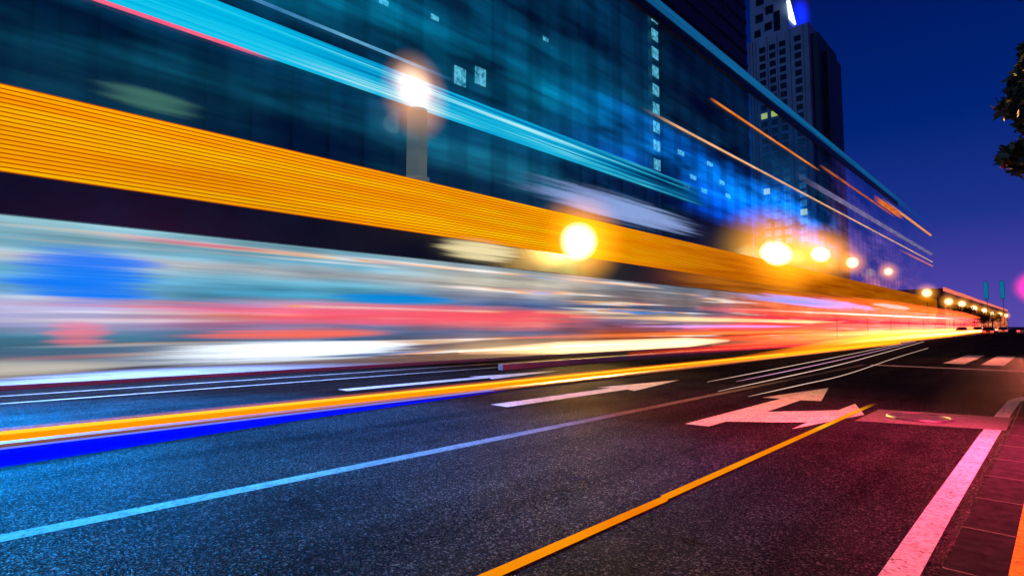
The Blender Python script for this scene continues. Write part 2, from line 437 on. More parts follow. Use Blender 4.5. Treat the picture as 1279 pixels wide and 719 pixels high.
def shop_material():
    n = N('shop_blur_glow')  # streaked emission imitates blurred lights; far end carries the red blaze
    x, y, z = n.sep()
    wob = n.noise(n.coord((0, 0.07, 0.9), (3, 3, 3)), 1, 2, 0.5)
    zz = n.math('DIVIDE', n.math('ADD', z, n.math('MULTIPLY_ADD', wob, 1.5, -0.75)), 5.4)
    L = lin
    r1 = n.ramp(zz, [(0, L(150,160,165)), (.12, L(70,105,135)), (.24, L(60,120,145)), (.33, L(150,150,190)), (.44, L(180,178,215)), (.52, L(105,160,195)), (.64, L(95,165,200)), (.74, L(190,190,190)), (.80, L(120,180,205)), (1, L(150,195,205))])
    r2 = n.ramp(zz, [(0, L(70,95,135)), (.15, L(70,95,140)), (.26, L(50,110,150)), (.36, L(190,125,165)), (.45, L(215,150,185)), (.55, L(60,145,180)), (.66, L(100,165,190)), (.76, L(170,175,180)), (.82, L(105,165,190)), (1, L(135,180,195))])
    r3 = n.ramp(zz, [(0, L(180,150,110)), (.10, L(150,120,100)), (.22, L(90,95,130)), (.33, L(220,110,110)), (.46, L(215,130,120)), (.55, L(70,100,150)), (.68, L(160,160,165)), (.80, L(190,185,170)), (1, L(140,165,180))])
    r4 = n.ramp(zz, [(0, L(120,70,50)), (.2, L(180,80,50)), (.32, L(110,90,130)), (.45, L(160,140,120)), (.56, L(70,85,120)), (.7, L(120,105,105)), (.85, L(115,120,130)), (1, L(100,110,125))])
    r5 = n.ramp(zz, [(0, L(225,60,20)), (.2, L(225,25,12)), (.36, L(235,12,18)), (.47, L(225,40,60)), (.62, L(235,105,75)), (.8, L(220,115,45)), (1, L(200,105,25))])
    c = n.mix(n.maprange(y, 3, 8, 0, 1, True), r1, r2)
    c = n.mix(n.maprange(y, 13, 21, 0, 1, True), c, r3)
    c = n.mix(n.maprange(y, 26, 36, 0, 1, True), c, r4)
    c = n.mix(n.maprange(y, 48, 70, 0, 1, True), c, r5)
    s = n.noise(n.coord((0, 0.07, 2.6)), 1, 4, 0.6)
    b = n.noise(n.coord((0, 0.22, 0.7), (9, 9, 9)), 1, 1, 0.5)
    k = n.math('MULTIPLY', n.maprange(s, 0.3, 0.72, 0.62, 1.45), n.maprange(b, 0.3, 0.7, 0.8, 1.2))
    hn = n.noise(n.coord((0, 0.045, 3.0), (17, 3, 8)), 1, 1, 0.5)
    hc = n.ramp(n.noise(n.coord((0, 0.06, 1.6), (5, 21, 2)), 1, 2, 0.5), [(.36, L(255,95,110)), (.44, L(255,205,150)), (.52, L(235,240,245)), (.58, L(255,180,110)), (.66, L(60,150,245))])
    c = n.mix(n.math('MULTIPLY', n.maprange(hn, 0.56, 0.68, 0, 0.85, True), n.math('MULTIPLY', n.maprange(y, -2, 14, 0.35, 1.0), n.maprange(y, 45, 75, 1.0, 0.35))), c, hc)
    em = n.emission(c, k)
    g = n.n('ShaderNodeBsdfGlossy'); g.inputs['Roughness'].default_value = 0.45; g.inputs['Color'].default_value = (0.02, 0.02, 0.02, 1)
    ad = n.n('ShaderNodeAddShader'); n.l(em, ad.inputs[0]); n.l(g.outputs[0], ad.inputs[1])
    return n.done(ad.outputs[0])
M['shop'] = shop_material()
ys = [-36, -27, -18, -9, 0, 9, 18, 27, 36, 48, 60, 80, 100, 125, 150, 175, 198]
for y0, y1 in zip(ys, ys[1:]):
    MB().box((FX - 0.34, y0 + 0.01, 0.14), (FX, y1 - 0.01, 5.2)).build('shop_window', M['shop'], mall)
MB().box((FX - 0.34, -38, 5.21), (FX + 0.25, 199, 6.55)).build('canopy_edge', M['dark_clad'], mall)
M['canopy_glow'] = None
def canopy_material():
    n = N('canopy_edge_blaze'); x, y, z = n.sep()
    s_ = n.noise(n.coord((0, 0.05, 2.0)), 1, 3)
    return n.done(fade(n, n.ramp(s_, [(.3, lin(120, 55, 8)), (.7, lin(205, 115, 25))]), 1.0, n.maprange(y, 38, 66, 0, 1, True)))
M['canopy_glow'] = canopy_material()
MB().box((FX + 0.26, 36, 5.23), (FX + 0.32, 199, 6.54)).build('canopy_blaze', M['canopy_glow'], mall)  # emission added to imitate the warm blaze along the far canopy
# orange trail of the bus sign, built as glowing louvres
def trail_louvre_material():
    n = N('orange_trail_louvres')
    x, y, z = n.sep()
    s = n.noise(n.coord((0, 0.05, 1.6)), 1, 4, 0.6)
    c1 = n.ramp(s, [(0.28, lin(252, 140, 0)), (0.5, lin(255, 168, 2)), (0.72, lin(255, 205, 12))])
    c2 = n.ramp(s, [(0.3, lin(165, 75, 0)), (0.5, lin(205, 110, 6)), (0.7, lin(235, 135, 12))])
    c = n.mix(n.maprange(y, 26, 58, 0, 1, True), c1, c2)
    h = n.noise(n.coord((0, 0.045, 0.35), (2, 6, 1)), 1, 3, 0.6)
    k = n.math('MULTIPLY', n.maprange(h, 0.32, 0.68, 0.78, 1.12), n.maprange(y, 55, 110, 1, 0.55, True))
    return n.done(n.emission(c, k))
M['louvre'] = trail_louvre_material()
M['louvre_back'] = emis('orange_back_panel', lin(176, 78, 0), 1.0)
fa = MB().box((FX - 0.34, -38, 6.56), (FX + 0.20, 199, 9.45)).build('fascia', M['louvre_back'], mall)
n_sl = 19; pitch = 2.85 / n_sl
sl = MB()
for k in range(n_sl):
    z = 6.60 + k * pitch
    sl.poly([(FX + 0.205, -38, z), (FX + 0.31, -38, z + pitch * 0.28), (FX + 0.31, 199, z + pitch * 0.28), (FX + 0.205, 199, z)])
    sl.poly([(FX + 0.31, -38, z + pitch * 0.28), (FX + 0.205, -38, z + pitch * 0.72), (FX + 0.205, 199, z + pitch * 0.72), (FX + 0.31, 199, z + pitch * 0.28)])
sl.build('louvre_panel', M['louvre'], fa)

# tall glass screen; its emission imitates blue haze and blurred light streaks
def glass_material():
    n = N('glass_screen_haze')
    x, y, z = n.sep()
    wob = n.noise(n.coord((0, 0.035, 0.5), (5, 5, 5)), 1, 3, 0.6)
    zz = n.math('DIVIDE', n.math('ADD', n.math('SUBTRACT', z, 9.5), n.math('MULTIPLY_ADD', wob, 3.2, -1.6)), 21.0)
    L = lin
    ra = n.ramp(zz, [(0, L(4,24,34)), (.05, L(8,46,58)), (.12, L(14,84,104)), (.20, L(2,50,74)), (.30, L(4,66,92)), (.38, L(0,104,132)), (.5, L(0,76,104)), (.7, L(0,44,64)), (1, L(0,28,50))])
    rb = n.ramp(zz, [(0, L(14,10,18)), (.12, L(8,14,34)), (.18, L(0,50,150)), (.27, L(0,105,240)), (.37, L(0,125,240)), (.45, L(0,84,180)), (.52, L(2,34,56)), (.7, L(2,22,40)), (.9, L(0,14,30)), (1, L(0,8,20))])
    rc = n.ramp(zz, [(0, L(150,76,20)), (.12, L(110,62,40)), (.3, L(84,52,76)), (.5, L(64,40,80)), (.75, L(30,20,62)), (1, L(4,8,34))])
    c = n.mix(n.maprange(y, 26, 52, 0, 1, True), ra, rb)
    c = n.mix(n.maprange(y, 92, 104, 0, 1, True), c, rc)
    s = n.noise(n.coord((0, 0.05, 1.1), (1, 1, 1)), 1, 5, 0.7)
    cl = n.noise(n.coord((0, 0.06, 0.28), (7, 2, 4)), 1, 3, 0.55)
    k = n.math('MULTIPLY', n.maprange(s, 0.3, 0.72, 0.45, 1.5), n.maprange(cl, 0.38, 0.68, 0.08, 1.25))
    k = n.math('MULTIPLY', k, n.maprange(y, 110, 195, 1, 0.0, True))
    pane = n.math('FRACT', n.math('DIVIDE', y, 3.35))
    k = n.math('MULTIPLY', k, n.maprange(n.math('PINGPONG', pane, 0.5), 0.17, 0.27, 0.70, 1.0))
    em = n.emission(c, k)
    tr = n.n('ShaderNodeBsdfTransparent'); n.l(n.mix(n.maprange(y, 110, 196, 0, 1, True), (0.62, 0.80, 0.88, 1), (1, 1, 1, 1)), tr.inputs[0])
    ad = n.n('ShaderNodeAddShader'); n.l(em, ad.inputs[0]); n.l(tr.outputs[0], ad.inputs[1])
    gl = n.n('ShaderNodeBsdfGlossy'); gl.inputs['Roughness'].default_value = 0.12; gl.inputs['Color'].default_value = (0.5, 0.7, 0.8, 1)
    mx = n.n('ShaderNodeMixShader'); mx.inputs[0].default_value = 0.03
    n.l(ad.outputs[0], mx.inputs[1]); n.l(gl.outputs[0], mx.inputs[2])
    return n.done(mx.outputs[0])
M['glass_screen'] = glass_material()
gw = MB().poly([(FX - 0.45, -38, 9.46), (FX - 0.45, 199, 9.46), (FX - 0.45, 199, 30.2), (FX - 0.45, -38, 30.2)]).build('glass_screen', M['glass_screen'], mall)
so = gw.modifiers.new('thickness', 'SOLIDIFY'); so.thickness = 0.001
def seg_rail(name, x0, x1, z0, z1, y0, y1, m): return MB().box((x0, y0, z0), (x1, y1, z1)).build(name, m, mall)
M['roof_rail'] = streaks('roof_rail_light', [(0.3, lin(4, 50, 100)), (0.6, lin(16, 96, 150))], 1.0, 0.02, 2.0, ends=(-60, -50, 60, 205))
seg_rail('roof_light', FX - 0.3, FX + 0.1, 30.25, 31.1, -38, 199, M['roof_rail'])  # blue trail of the bus top, built as a glowing rail
seg_rail('trail_mall_beam', FX - 0.30, FX - 0.05, 29.2, 30.2, -38, 150, M['dark_metal'])

# light trails across the glass screen, each built as a glowing strip
M['cyan_band'] = None
def cyan_material():
    n = N('cyan_trail_band')
    x, y, z = n.sep()
    s = n.noise(n.coord((0, 0.03, 4.0)), 1, 4, 0.65)
    c1 = n.ramp(s, [(0.3, lin(0, 160, 215)), (0.5, lin(0, 188, 232)), (0.7, lin(40, 205, 240))])
    c2 = n.ramp(s, [(0.30, lin(0, 70, 130)), (0.46, lin(0, 150, 205)), (0.56, lin(30, 190, 225)), (0.68, lin(185, 240, 250))])
    c3 = n.ramp(s, [(0.34, lin(0, 24, 60)), (0.48, lin(0, 90, 140)), (0.62, lin(60, 190, 215))])
    c = n.mix(n.maprange(y, 8, 15, 0, 1, True), c1, c2)
    c = n.mix(n.maprange(y, 26, 44, 0, 1, True), c, c3)
    return n.done(fade(n, c, 1.0, n.maprange(y, 44, 54, 1, 0, True)))
M['cyan'] = cyan_material()
o = seg_rail('light_band', FX - 0.40, FX - 0.1, 13.6, 15.15, -38, 54, M['cyan']); o['label'] = 'broad cyan light band across the glass screen'
def strip_light(y0, y1, z, h, c0, c1, s=1.0, ends=None, lab=None, zs=4.0):
    m = streaks('strip_light_%d' % int(z * 100), [(0.35, c0), (0.65, c1)], s, 0.25, zs, ends)
    o = seg_rail('light_strip', FX - 0.40, FX - 0.2, z, z + h, y0, y1, m)
    if lab: o['label'] = lab
    return o
strip_light(-38, 12, 13.50, 0.07, lin(255, 60, 110), lin(255, 120, 150), 1.0, (-39, -38, 6.5, 9.5), 'thin pink light strip under the cyan band')
strip_light(6, 20, 15.95, 0.06, lin(60, 130, 190), lin(110, 190, 230), 0.8, (5, 8, 15, 20), 'thin pale blue light strip above the cyan band')
strip_light(40, 199, 20.35, 0.12, lin(200, 150, 120), lin(255, 190, 140), 1.0, (40, 52, 300, 400), 'thin dotted white and orange light strip')
strip_light(54, 92, 25.3, 0.12, lin(220, 110, 30), lin(255, 150, 60), 0.9, (53, 58, 84, 92), 'thin orange light strip near the roof')
strip_light(92, 150, 26.2, 0.22, lin(160, 70, 40), lin(220, 110, 50), 0.8, (90, 100, 130, 150), 'short orange light strip near the roof')
strip_light(135, 199, 28.0, 0.5, lin(220, 120, 70), lin(255, 170, 70), 1.0, (130, 175, 300, 400), 'bright orange light strip at the end of the roof')
strip_light(128, 158, 26.9, 1.0, lin(200, 60, 20), lin(255, 140, 50), 0.9, (126, 138, 146, 158), 'reddish orange light patch near the roof end', 2.5)
strip_light(80, 199, 22.2, 0.75, lin(80, 80, 130), lin(140, 130, 170), 0.9, (78, 110, 300, 400), 'pale lavender light strip on the glass')
strip_light(150, 199, 19.0, 0.3, lin(200, 90, 90), lin(240, 140, 130), 0.8, (145, 185, 300, 400), 'short pink light strip at the end of the glass')
# signs and light patches on the front: emissive lenses that imitate blurred lights
def lens(name, label, cat, y0, y1, z0, z1, c, rad, x=FX + 0.55, t=0.3, group=None, dens=4.5):
    cy, cz = (y0 + y1) / 2, (z0 + z1) / 2
    m = blur_patch(name + '_glow', c, rad, t, dens)
    o = MB().ellipsoid((x, cy, cz), (t, (y1 - y0) * .78, (z1 - z0) * .8), 32, 16).build(name, m, smooth=True)
    return tag(o, label, cat, group)
S_ = 'illuminated signs along the shop fronts'
lens('oval_sign', 'blue glowing oval sign on the shop front at the left edge', 'sign', 0.9, 5.0, 2.45, 4.2, lin(0, 120, 250), 1.0, group=S_)
lens('shop_sign', 'small pink red glowing sign low on the leftmost shop front', 'sign', 1.9, 3.7, 0.95, 1.75, lin(255, 120, 135), 1.0, dens=1.6, group=S_)
lens('shop_sign', 'long pink red glowing sign running along the shop windows', 'sign', 4.0, 30, 1.75, 2.65, lin(255, 80, 100), 1.0, dens=2.0, group=S_)
lens('shop_sign', 'narrow orange red glowing bar above the white light streak', 'sign', 6.4, 15.2, 1.08, 1.5, lin(255, 110, 90), 1.0, group=S_)
lens('light_smear', 'long white light streak low in front of the shops', 'sign', 5.4, 16.0, 0.16, 0.95, lin(235, 245, 255), 1.3, x=FX + 0.9, t=0.45, group=S_)  # light streak of a white vehicle, drawn as a glowing lens
lens('light_smear', 'cream white smear of light low at the far kerb, at the left edge', 'sign', -2.5, 3.2, 0.14, 0.62, lin(215, 205, 190), 0.9, x=-20.5, t=0.3, group=S_, dens=2.5)  # blurred white glow by the kerb, drawn as a lens
lens('shop_sign', 'small bright cyan glowing sign above the long red sign', 'sign', 12.0, 18.5, 2.75, 3.25, lin(0, 150, 240), 0.8, group=S_)
lens('ceiling_lamp', 'cream white lamp glowing under the orange band', 'lamp', 18.0, 24.0, 5.5, 6.5, lin(255, 235, 180), 0.9, group=S_)
lens('roof_sign', 'pale lavender lens-shaped sign above the orange band', 'sign', 27, 48, 10.0, 11.8, lin(150, 175, 235), 0.95, x=FX + 0.1, dens=2.2, group=S_)
lens('roof_sign', 'small pale green glow just above the orange band at left', 'sign', 3.0, 6.2, 9.75, 10.5, lin(90, 150, 130), 0.8, x=FX + 0.1, dens=1.2, group=S_)
lens('shop_sign', 'pale blue violet glowing sign left of the red traffic lights', 'sign', 62, 112, 4.3, 5.5, lin(165, 165, 255), 1.1, dens=2.0, group=S_)
lens('shop_sign', 'small turquoise glowing sign far along the shops', 'sign', 122, 150, 5.3, 6.0, lin(120, 225, 225), 0.7, group=S_)

# spots added on the mall only to wash the road teal and blue
def road_wash_spot(y, z, target, energy, c, size=70, blend=1.0):
    p = Vector((FX + 0.9, y, z))
    q = (Vector(target) - p).to_track_quat('-Z', 'Y').to_matrix().to_4x4()
    MB().box((FX - 0.4, y - 0.05, z + 0.1), (FX + 0.75, y + 0.05, z + 0.2)).box((FX + 0.55, y - 0.25, z - 0.1), (FX + 0.8, y + 0.25, z + 0.35)).build('road_wash_spot', M['dark_metal'], mall)
    d = bpy.data.lights.new('road_wash_light', 'SPOT'); d.energy = energy; d.color = c; d.spot_size = R(size); d.spot_blend = blend; d.shadow_soft_size = 0.08
    o = bpy.data.objects.new('road_wash_light', d); col.objects.link(o); o.parent = mall
    o.matrix_local = Matrix.Translation(p - Vector((FX, 0, 0))) @ q
road_wash_spot(-8, 13.0, (-10.4, -2.5, 0), 400000, (0.0, 0.37, 1.0), 31)
road_wash_spot(-3.5, 13.0, (-10.3, 2.2, 0), 560000, (0.0, 0.28, 1.0), 30)
road_wash_spot(-2.5, 12.2, (-16.5, 5.0, 0), 110000, (0.20, 0.38, 1.0), 50)
road_wash_spot(-12, 13.0, (-9.0, -2.2, 0), 130000, (0.0, 0.55, 0.70), 27)

# ------------------------------------------------------------------ towers behind
def slab(o, x0, x1, y0, y1, z0, z1, name, m): return MB().box((x0, y0, z0), (x1, y1, z1)).build(name, m, o)
# tower A: ribbed, filling the middle
ta = thing('office_tower', 'dark teal ribbed office tower behind the glass screen', 'tower', (-60, 50, 0))
slab(ta, -78, -45.6, -75, 81, 0, 110, 'wall', M['tower_teal'])
rb = MB(); rr = random.Random(3)
y = -74.8
while y < 80:
    w = 1.2
    rb.box((-45.59, y, 0), (-45.1, y + w, 109)); y += 3.35
rb.build('pilaster', M['tower_teal'], ta)
w0 = None
def window(x, y0, y1, z0, z1, m, parent, like=None):
    return MB().box((x - 0.02, y0, z0), (x + 0.06, y1, z1)).build('window', m, parent)
for k in range(11):
    window(-45.0, 78.2, 80.2, 27.2 + k * 3.15, 29.0 + k * 3.15, M['lit_cyan'], ta)
for y0, z0 in ((36.4, 28.0), (39.4, 29.0)):
    window(-45.0, y0, y0 + 1.6, z0, z0 + 2.0, M['lit_cyan'], ta)
for y0, z0 in ((33.2, 34.0), (51.0, 38.5), (27.0, 33.0)):
    window(-45.0, y0, y0 + 1.0, z0, z0 + 0.5, M['lit_cyan'], ta)
# tower B: near-black, banded
tb = thing('office_tower', 'near-black office tower between the ribbed tower and the pale tower', 'tower', (-65, 115, 0))
slab(tb, -80, -52, 96, 137, 0, 140, 'wall', M['tower_dark'])
fb = MB()
for k in range(34): fb.box((-51.99, 96.2, 8 + k * 3.9), (-51.7, 136.8, 9.1 + k * 3.9))
fb.build('floor_band', M['tower_dark'], tb)
for y0, z0 in ((99, 36), (104, 32), (101, 29.5), (112, 36.5), (109, 30), (118, 33.5), (121, 31)):
    window(-51.6, y0, y0 + 2.6, z0, z0 + 0.9, M['lit_cyan'], tb)
# tower C: pale stone with a grid of windows
tc = thing('apartment_tower', 'pale blue stone tower with a grid of dark windows and a bright roof sign', 'tower', (-70, 235, 0))
slab(tc, -82.5, -60, 219, 252, 0, 116, 'wall', M['tower_pale'])
slab(tc, -82.0, -67.5, 221, 250, 116.01, 150, 'upper_block', M['tower_pale'])
MB().box((-60.0, 221, 0), (-57.5, 246, 112)).box((-57.49, 226, 0), (-55.5, 243, 106)).build('side_bay', M['tower_dark'], tc)
wp = None
lit = {(0, 9), (1, 9), (2, 2)}
for j in range(24):
    z = 112.2 - j * 3.35
    for i, x in enumerate((-78.2, -74.4, -70.7, -65.2)):
        m = M['lit_yellow'] if (i, j) in {(0, 8), (1, 8), (0, 17), (3, 20)} else M['dark_glass']
        if wp is None:
            wp = MB().box((x, 218.90, z - 2.2), (x + 2.3, 218.98, z)).build('window', M['dark_glass'], tc); o = wp
        else:
            o = wp.copy(); o.location = (wp.location[0] + x + 78.2, wp.location[1], wp.location[2] + z - 112.2); col.objects.link(o)
            if m is not M['dark_glass']:
                o.data = wp.data.copy(); o.data.materials[0] = m
pb = MB()
for x in (-82.4, -81.2, -80.0, -75.6, -71.9, -67.2, -62.5, -60.6):
    pb.box((x, 218.55, 0), (x + 0.5, 218.99, 115.9))
pb.build('pilaster', M['tower_pale'], tc)
ub = MB()
for x, z, w, h in ((-80.5, 118, 2.4, 3), (-76.5, 119.5, 2.8, 3.2), (-73, 118, 2.4, 8), (-80, 124, 3, 3.4), (-76, 126, 3, 3.4), (-79.5, 131, 3, 3.4), (-75, 132, 3, 3.4)):
    MB().box((x, 220.9, z), (x + w, 220.98, z + h)).build('window', M['dark_glass'], tc)
M['roof_sign'] = emis('roof_sign_blue_white', (0.55, 0.8, 1.0, 1), 3.0)
M['roof_sign_side'] = soft_glow('roof_sign_glow', (0.0, 0.02, 1.0, 1), 0.9, 4, 1.5)
MB().poly([(-66.9, 221.0, 121.0), (-66.9, 228, 121.5), (-66.9, 221.6, 128.5), (-66.9, 219.0, 127.5)]).build('roof_sign', M['roof_sign'], tc).modifiers.new('thick', 'SOLIDIFY').thickness = 0.5
MB().ellipsoid((-64.0, 224, 122), (4, 7, 10)).build('roof_sign_halo', M['roof_sign_side'], tc, True)  # halo round the roof sign, drawn as an emissive volume
# lower building beyond the light-trail mall
fbld = thing('far_building', 'low dim shop building with a salmon light trail, beyond the bus light trails', 'building', (-30, 260, 0))
M['brown_clad'] = mat('brown_cladding', (0.20, 0.13, 0.09), 0.7, var=0.3, scale=0.2)
MB().box((-50, 206, 0), (-23, 520, 13)).build('wall', M['brown_clad'], fbld)
M['salmon'] = streaks('salmon_strip', [(0.35, lin(225, 90, 80)), (0.65, lin(255, 140, 110))], 1.0, 0.03, 2)
MB().box((-23.0, 206, 12.2), (-22.6, 519, 13.3)).build('light_strip', M['salmon'], fbld)  # far light trail, drawn as a glowing strip on the roof edge
M['far_shop'] = streaks('far_shop', [(0.3, lin(120, 50, 30)), (0.5, lin(200, 90, 60)), (0.7, lin(255, 170, 110))], 1.0, 0.03, 0.6)
for k in range(8):
    MB().box((-22.99, 208 + k * 38, 0.2), (-22.8, 244 + k * 38, 8)).build('shop_window', M['far_shop'], fbld)

# ------------------------------------------------------------------ street lamps
def halo_lamp(name, label, x, y, z, r_core, r_out, c, s_core, s_glow, power, stretch=1.0, group='round lamps along the mall front', pole=True):
    t = thing(name, label, 'street lamp', (x, y, 0), group)
    if pole:
        MB().tube([(x, y, 0.12), (x, y, 1.0), (x, y, z - r_out * 0.8)], [0.09, 0.07, 0.05], 12).build('pole', M['dark_metal'], t, True)
        MB().disc((x, y, 0.22), 0.2, 'z', 0.3).build('pole_base', M['dark_metal'], t)
    else:
        MB().tube([(FX + 0.3, y, z), (x, y, z)], 0.06, 8).build('bracket', M['dark_metal'], t, True)
    g = MB().ellipsoid((x, y, z), (r_out, r_out * stretch, r_out)).build('halo', soft_glow(name + '_globe', c, s_glow * 1.6, r_out, 1.6), t, True)  # bloom round the lamp, drawn as an emissive volume
    MB().ellipsoid((x, y, z), (r_core, r_core * stretch, r_core)).build('bulb', soft_glow(name + '_bulb', (1.0, 0.82, 0.45, 1), s_core * 1.3, r_core, 0.8), g, True)
    ld = bpy.data.lights.new('lamp_light', 'POINT'); ld.energy = power; ld.color = (1.0, 0.55, 0.12); ld.shadow_soft_size = r_core
    lo = bpy.data.objects.new('lamp_light', ld); col.objects.link(lo); lo.location = (0, 0, z); lo.parent = t
    return t
WARM = (1.0, 0.33, 0.01, 1)
halo_lamp('globe_lamp', 'brightest round white globe lamp in front of the orange band', -22.9, 29.5, 7.4, 1.4, 3.6, WARM, 5.0, 1.5, 9000, pole=False)
halo_lamp('globe_lamp', 'wide glowing lamp, left of the bright pair before the orange band', -22.9, 67.5, 10.2, 1.5, 5.6, WARM, 3.2, 0.85, 300, 2.6, pole=False)
halo_lamp('globe_lamp', 'wide glowing lamp, right of the bright pair before the orange band', -22.9, 84.8, 11.7, 1.1, 4.6, WARM, 3.0, 0.7, 200, 2.6, pole=False)
halo_lamp('globe_lamp', 'small round amber lamp just right of the bright wide pair', -22.9, 102.1, 12.0, 1.0, 2.6, WARM, 2.6, 0.8, 100, pole=False)
halo_lamp('globe_lamp', 'small dim amber lamp above the red traffic lights', -22.9, 129.5, 12.5, 0.9, 2.4, WARM, 1.5, 0.7, 100, pole=False)
for i, (y, z) in enumerate(((150, 9.0), (185, 8.2), (215, 8.5), (250, 8.0), (290, 8.0), (330, 7.5), (380, 8), (430, 8))):
    halo_lamp('globe_lamp', 'distant amber lamp in the row at the end of the road', -19.6, y, z, 1.1, 2.6, WARM, 2.0, 0.8, 60, group='distant amber lamps at the end of the road')
n = N('frosted_pillar_glass')
_tr = n.n('ShaderNodeBsdfTransparent'); _tr.inputs[0].default_value = (0.85, 0.88, 0.9, 1)
_df = n.n('ShaderNodeBsdfTranslucent'); _df.inputs[0].default_value = (0.8, 0.8, 0.8, 1)
_ad = n.n('ShaderNodeAddShader'); n.l(n.emission(n.ramp(n.noise(n.coord((0, .3, .8)), 1, 3), [(.3, (0.09, 0.12, 0.13, 1)), (.7, (0.17, 0.20, 0.21, 1))]), 0.8), _ad.inputs[0])
_mx = n.n('ShaderNodeMixShader'); _mx.inputs[0].default_value = 0.55; n.l(_tr.outputs[0], _mx.inputs[1]); n.l(_ad.outputs[0], _mx.inputs[2])
frosted = n.done(_mx.outputs[0])  # grey emission put into the colour so the pillar looks lit
lp = thing('lamp_pillar', 'broad pale frosted pillar with a glowing white and orange head', 'street lamp', (-24.2, 16.6, 9.46))
MB().disc((-24.05, 16.9, 11.4), 0.55, 'z', 3.85, 28).disc((-24.05, 16.9, 9.52), 0.7, 'z', 0.1, 28).build('pillar', frosted, lp)
g = MB().ellipsoid((-23.6, 16.5, 13.9), (0.9, 2.3, 2.6)).build('glow_globe', soft_glow('pillar_globe', (1.0, 0.40, 0.12, 1), 0.8, 0.9, 1.2), lp, True)  # bloom of the pillar lamp as an emissive volume
MB().ellipsoid((-23.6, 16.3, 14.4), (0.7, 1.5, 1.4)).build('bulb', soft_glow('pillar_bulb', (1.0, 0.78, 0.58, 1), 1.0, 0.7, 1.2), g, True)
ld = bpy.data.lights.new('lamp_light', 'POINT'); ld.energy = 25; ld.color = (1.0, 0.75, 0.55); ld.shadow_soft_size = 0.6
lo = bpy.data.objects.new('lamp_light', ld); col.objects.link(lo); lo.location = (1.2, 0.0, 3.6); lo.parent = lp

gl_ = [o for o in bpy.data.objects if o.name == 'globe_lamp'][0]
ld = bpy.data.lights.new('added_pool_spot', 'SPOT'); ld.energy = 85000; ld.color = (1.0, 0.55, 0.13); ld.spot_size = R(27); ld.spot_blend = 1.0; ld.shadow_soft_size = 0.9  # extra spot added at the lamp for a warm pool round the arrows
lo = bpy.data.objects.new('added_pool_spot', ld); col.objects.link(lo); lo.parent = gl_
lo.matrix_local = Matrix.Translation((0.0, 0.0, 7.4)) @ (Vector((-7.0, 12.0, 0)) - Vector((-22.9, 29.5, 7.4))).to_track_quat('-Z', 'Y').to_matrix().to_4x4()

# ------------------------------------------------------------------ lights along the road
# vehicle light trails built as a low rail: orange tube and blue glow
DX = -10.05
dv = thing('light_trail', 'low orange light trail above a blue glow along the middle lane', 'light trail', (DX, 0, 0))
MB().box((DX - 0.28, -14, 0.004), (DX + 0.28, 60, 0.03)).build('trail_base', M['dark_metal'], dv)  # base added under the trails
MB().tube([(DX, -14, 0.13), (DX, 60, 0.13)], 0.20, 16, 0.6).build('orange_trail', gas('orange_trail', (1.0, 0.17, 0.0, 1), 1.3), dv, True)
MB().tube([(DX, -14, 0.13), (DX, 60, 0.13)], 0.11, 12, 0.55).build('inner_trail', emis('orange_inner', (1.0, 0.30, 0.0, 1), 1.0), dv, True)
MB().tube([(DX + 0.08, -14, 0.19), (DX + 0.08, 30, 0.19)], 0.03, 10, 0.8).build('bright_core', emis('orange_core', (1.0, 0.62, 0.03, 1), 1.1), dv)
MB().tube([(-8.6, -14, 0.045), (-8.98, 0.4, 0.045), (-9.33, 4.0, 0.04), (-9.62, 9.5, 0.035)], [1.05, 0.62, 0.32, 0.03], 28, 0.055).build('blue_road_glow', dense('blue_road_glow', (0.0, 0.002, 1.0, 1), 13.0), dv, True)  # blue glow on the road, built as a flat emissive body
MB().tube([(-9.25, -14, 0.12), (-9.28, 0.4, 0.10), (-9.55, 9.0, 0.09)], 0.012, 8).build('pale_trail', emis('pale_blue_trail', (0.16, 0.22, 1.0, 1), 1.1), dv)

# orange line on the near lane, its light put into the colour
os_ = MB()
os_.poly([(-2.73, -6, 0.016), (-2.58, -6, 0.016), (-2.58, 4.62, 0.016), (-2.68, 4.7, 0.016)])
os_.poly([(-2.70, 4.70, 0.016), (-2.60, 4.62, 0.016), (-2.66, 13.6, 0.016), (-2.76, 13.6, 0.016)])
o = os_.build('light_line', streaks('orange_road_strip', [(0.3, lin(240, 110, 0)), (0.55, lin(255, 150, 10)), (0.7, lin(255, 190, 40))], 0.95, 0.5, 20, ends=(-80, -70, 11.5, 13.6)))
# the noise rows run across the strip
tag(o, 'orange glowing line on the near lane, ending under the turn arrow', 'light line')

def trail_tube(name, label, pts, r, c, rad, parent=None, group=None, cat='light strip', sz=1.0, solid=False):
    m = emis(name + '_light', c, rad) if solid else gas(name + '_glow', c, rad / (2 * r))
    k = len(pts) - 1
    o = MB().tube(pts, [r * min(1, .25 + 4 * i / k) for i in range(k + 1)], 10, sz).build(name, m, parent, True)
    if parent is None: tag(o, label, cat, group)
    elif label: o['label'] = label
    return o
GL = 'thin white light lines curving over the road'  # vehicle light trails, built as thin glowing lines
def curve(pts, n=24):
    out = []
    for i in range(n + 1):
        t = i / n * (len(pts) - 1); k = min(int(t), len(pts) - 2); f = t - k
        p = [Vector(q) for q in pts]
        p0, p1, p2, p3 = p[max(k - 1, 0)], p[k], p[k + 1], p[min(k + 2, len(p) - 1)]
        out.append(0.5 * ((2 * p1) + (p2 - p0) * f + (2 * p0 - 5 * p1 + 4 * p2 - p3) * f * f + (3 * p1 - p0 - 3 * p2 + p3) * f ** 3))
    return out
W1 = (1.0, 0.66, 0.55, 1)
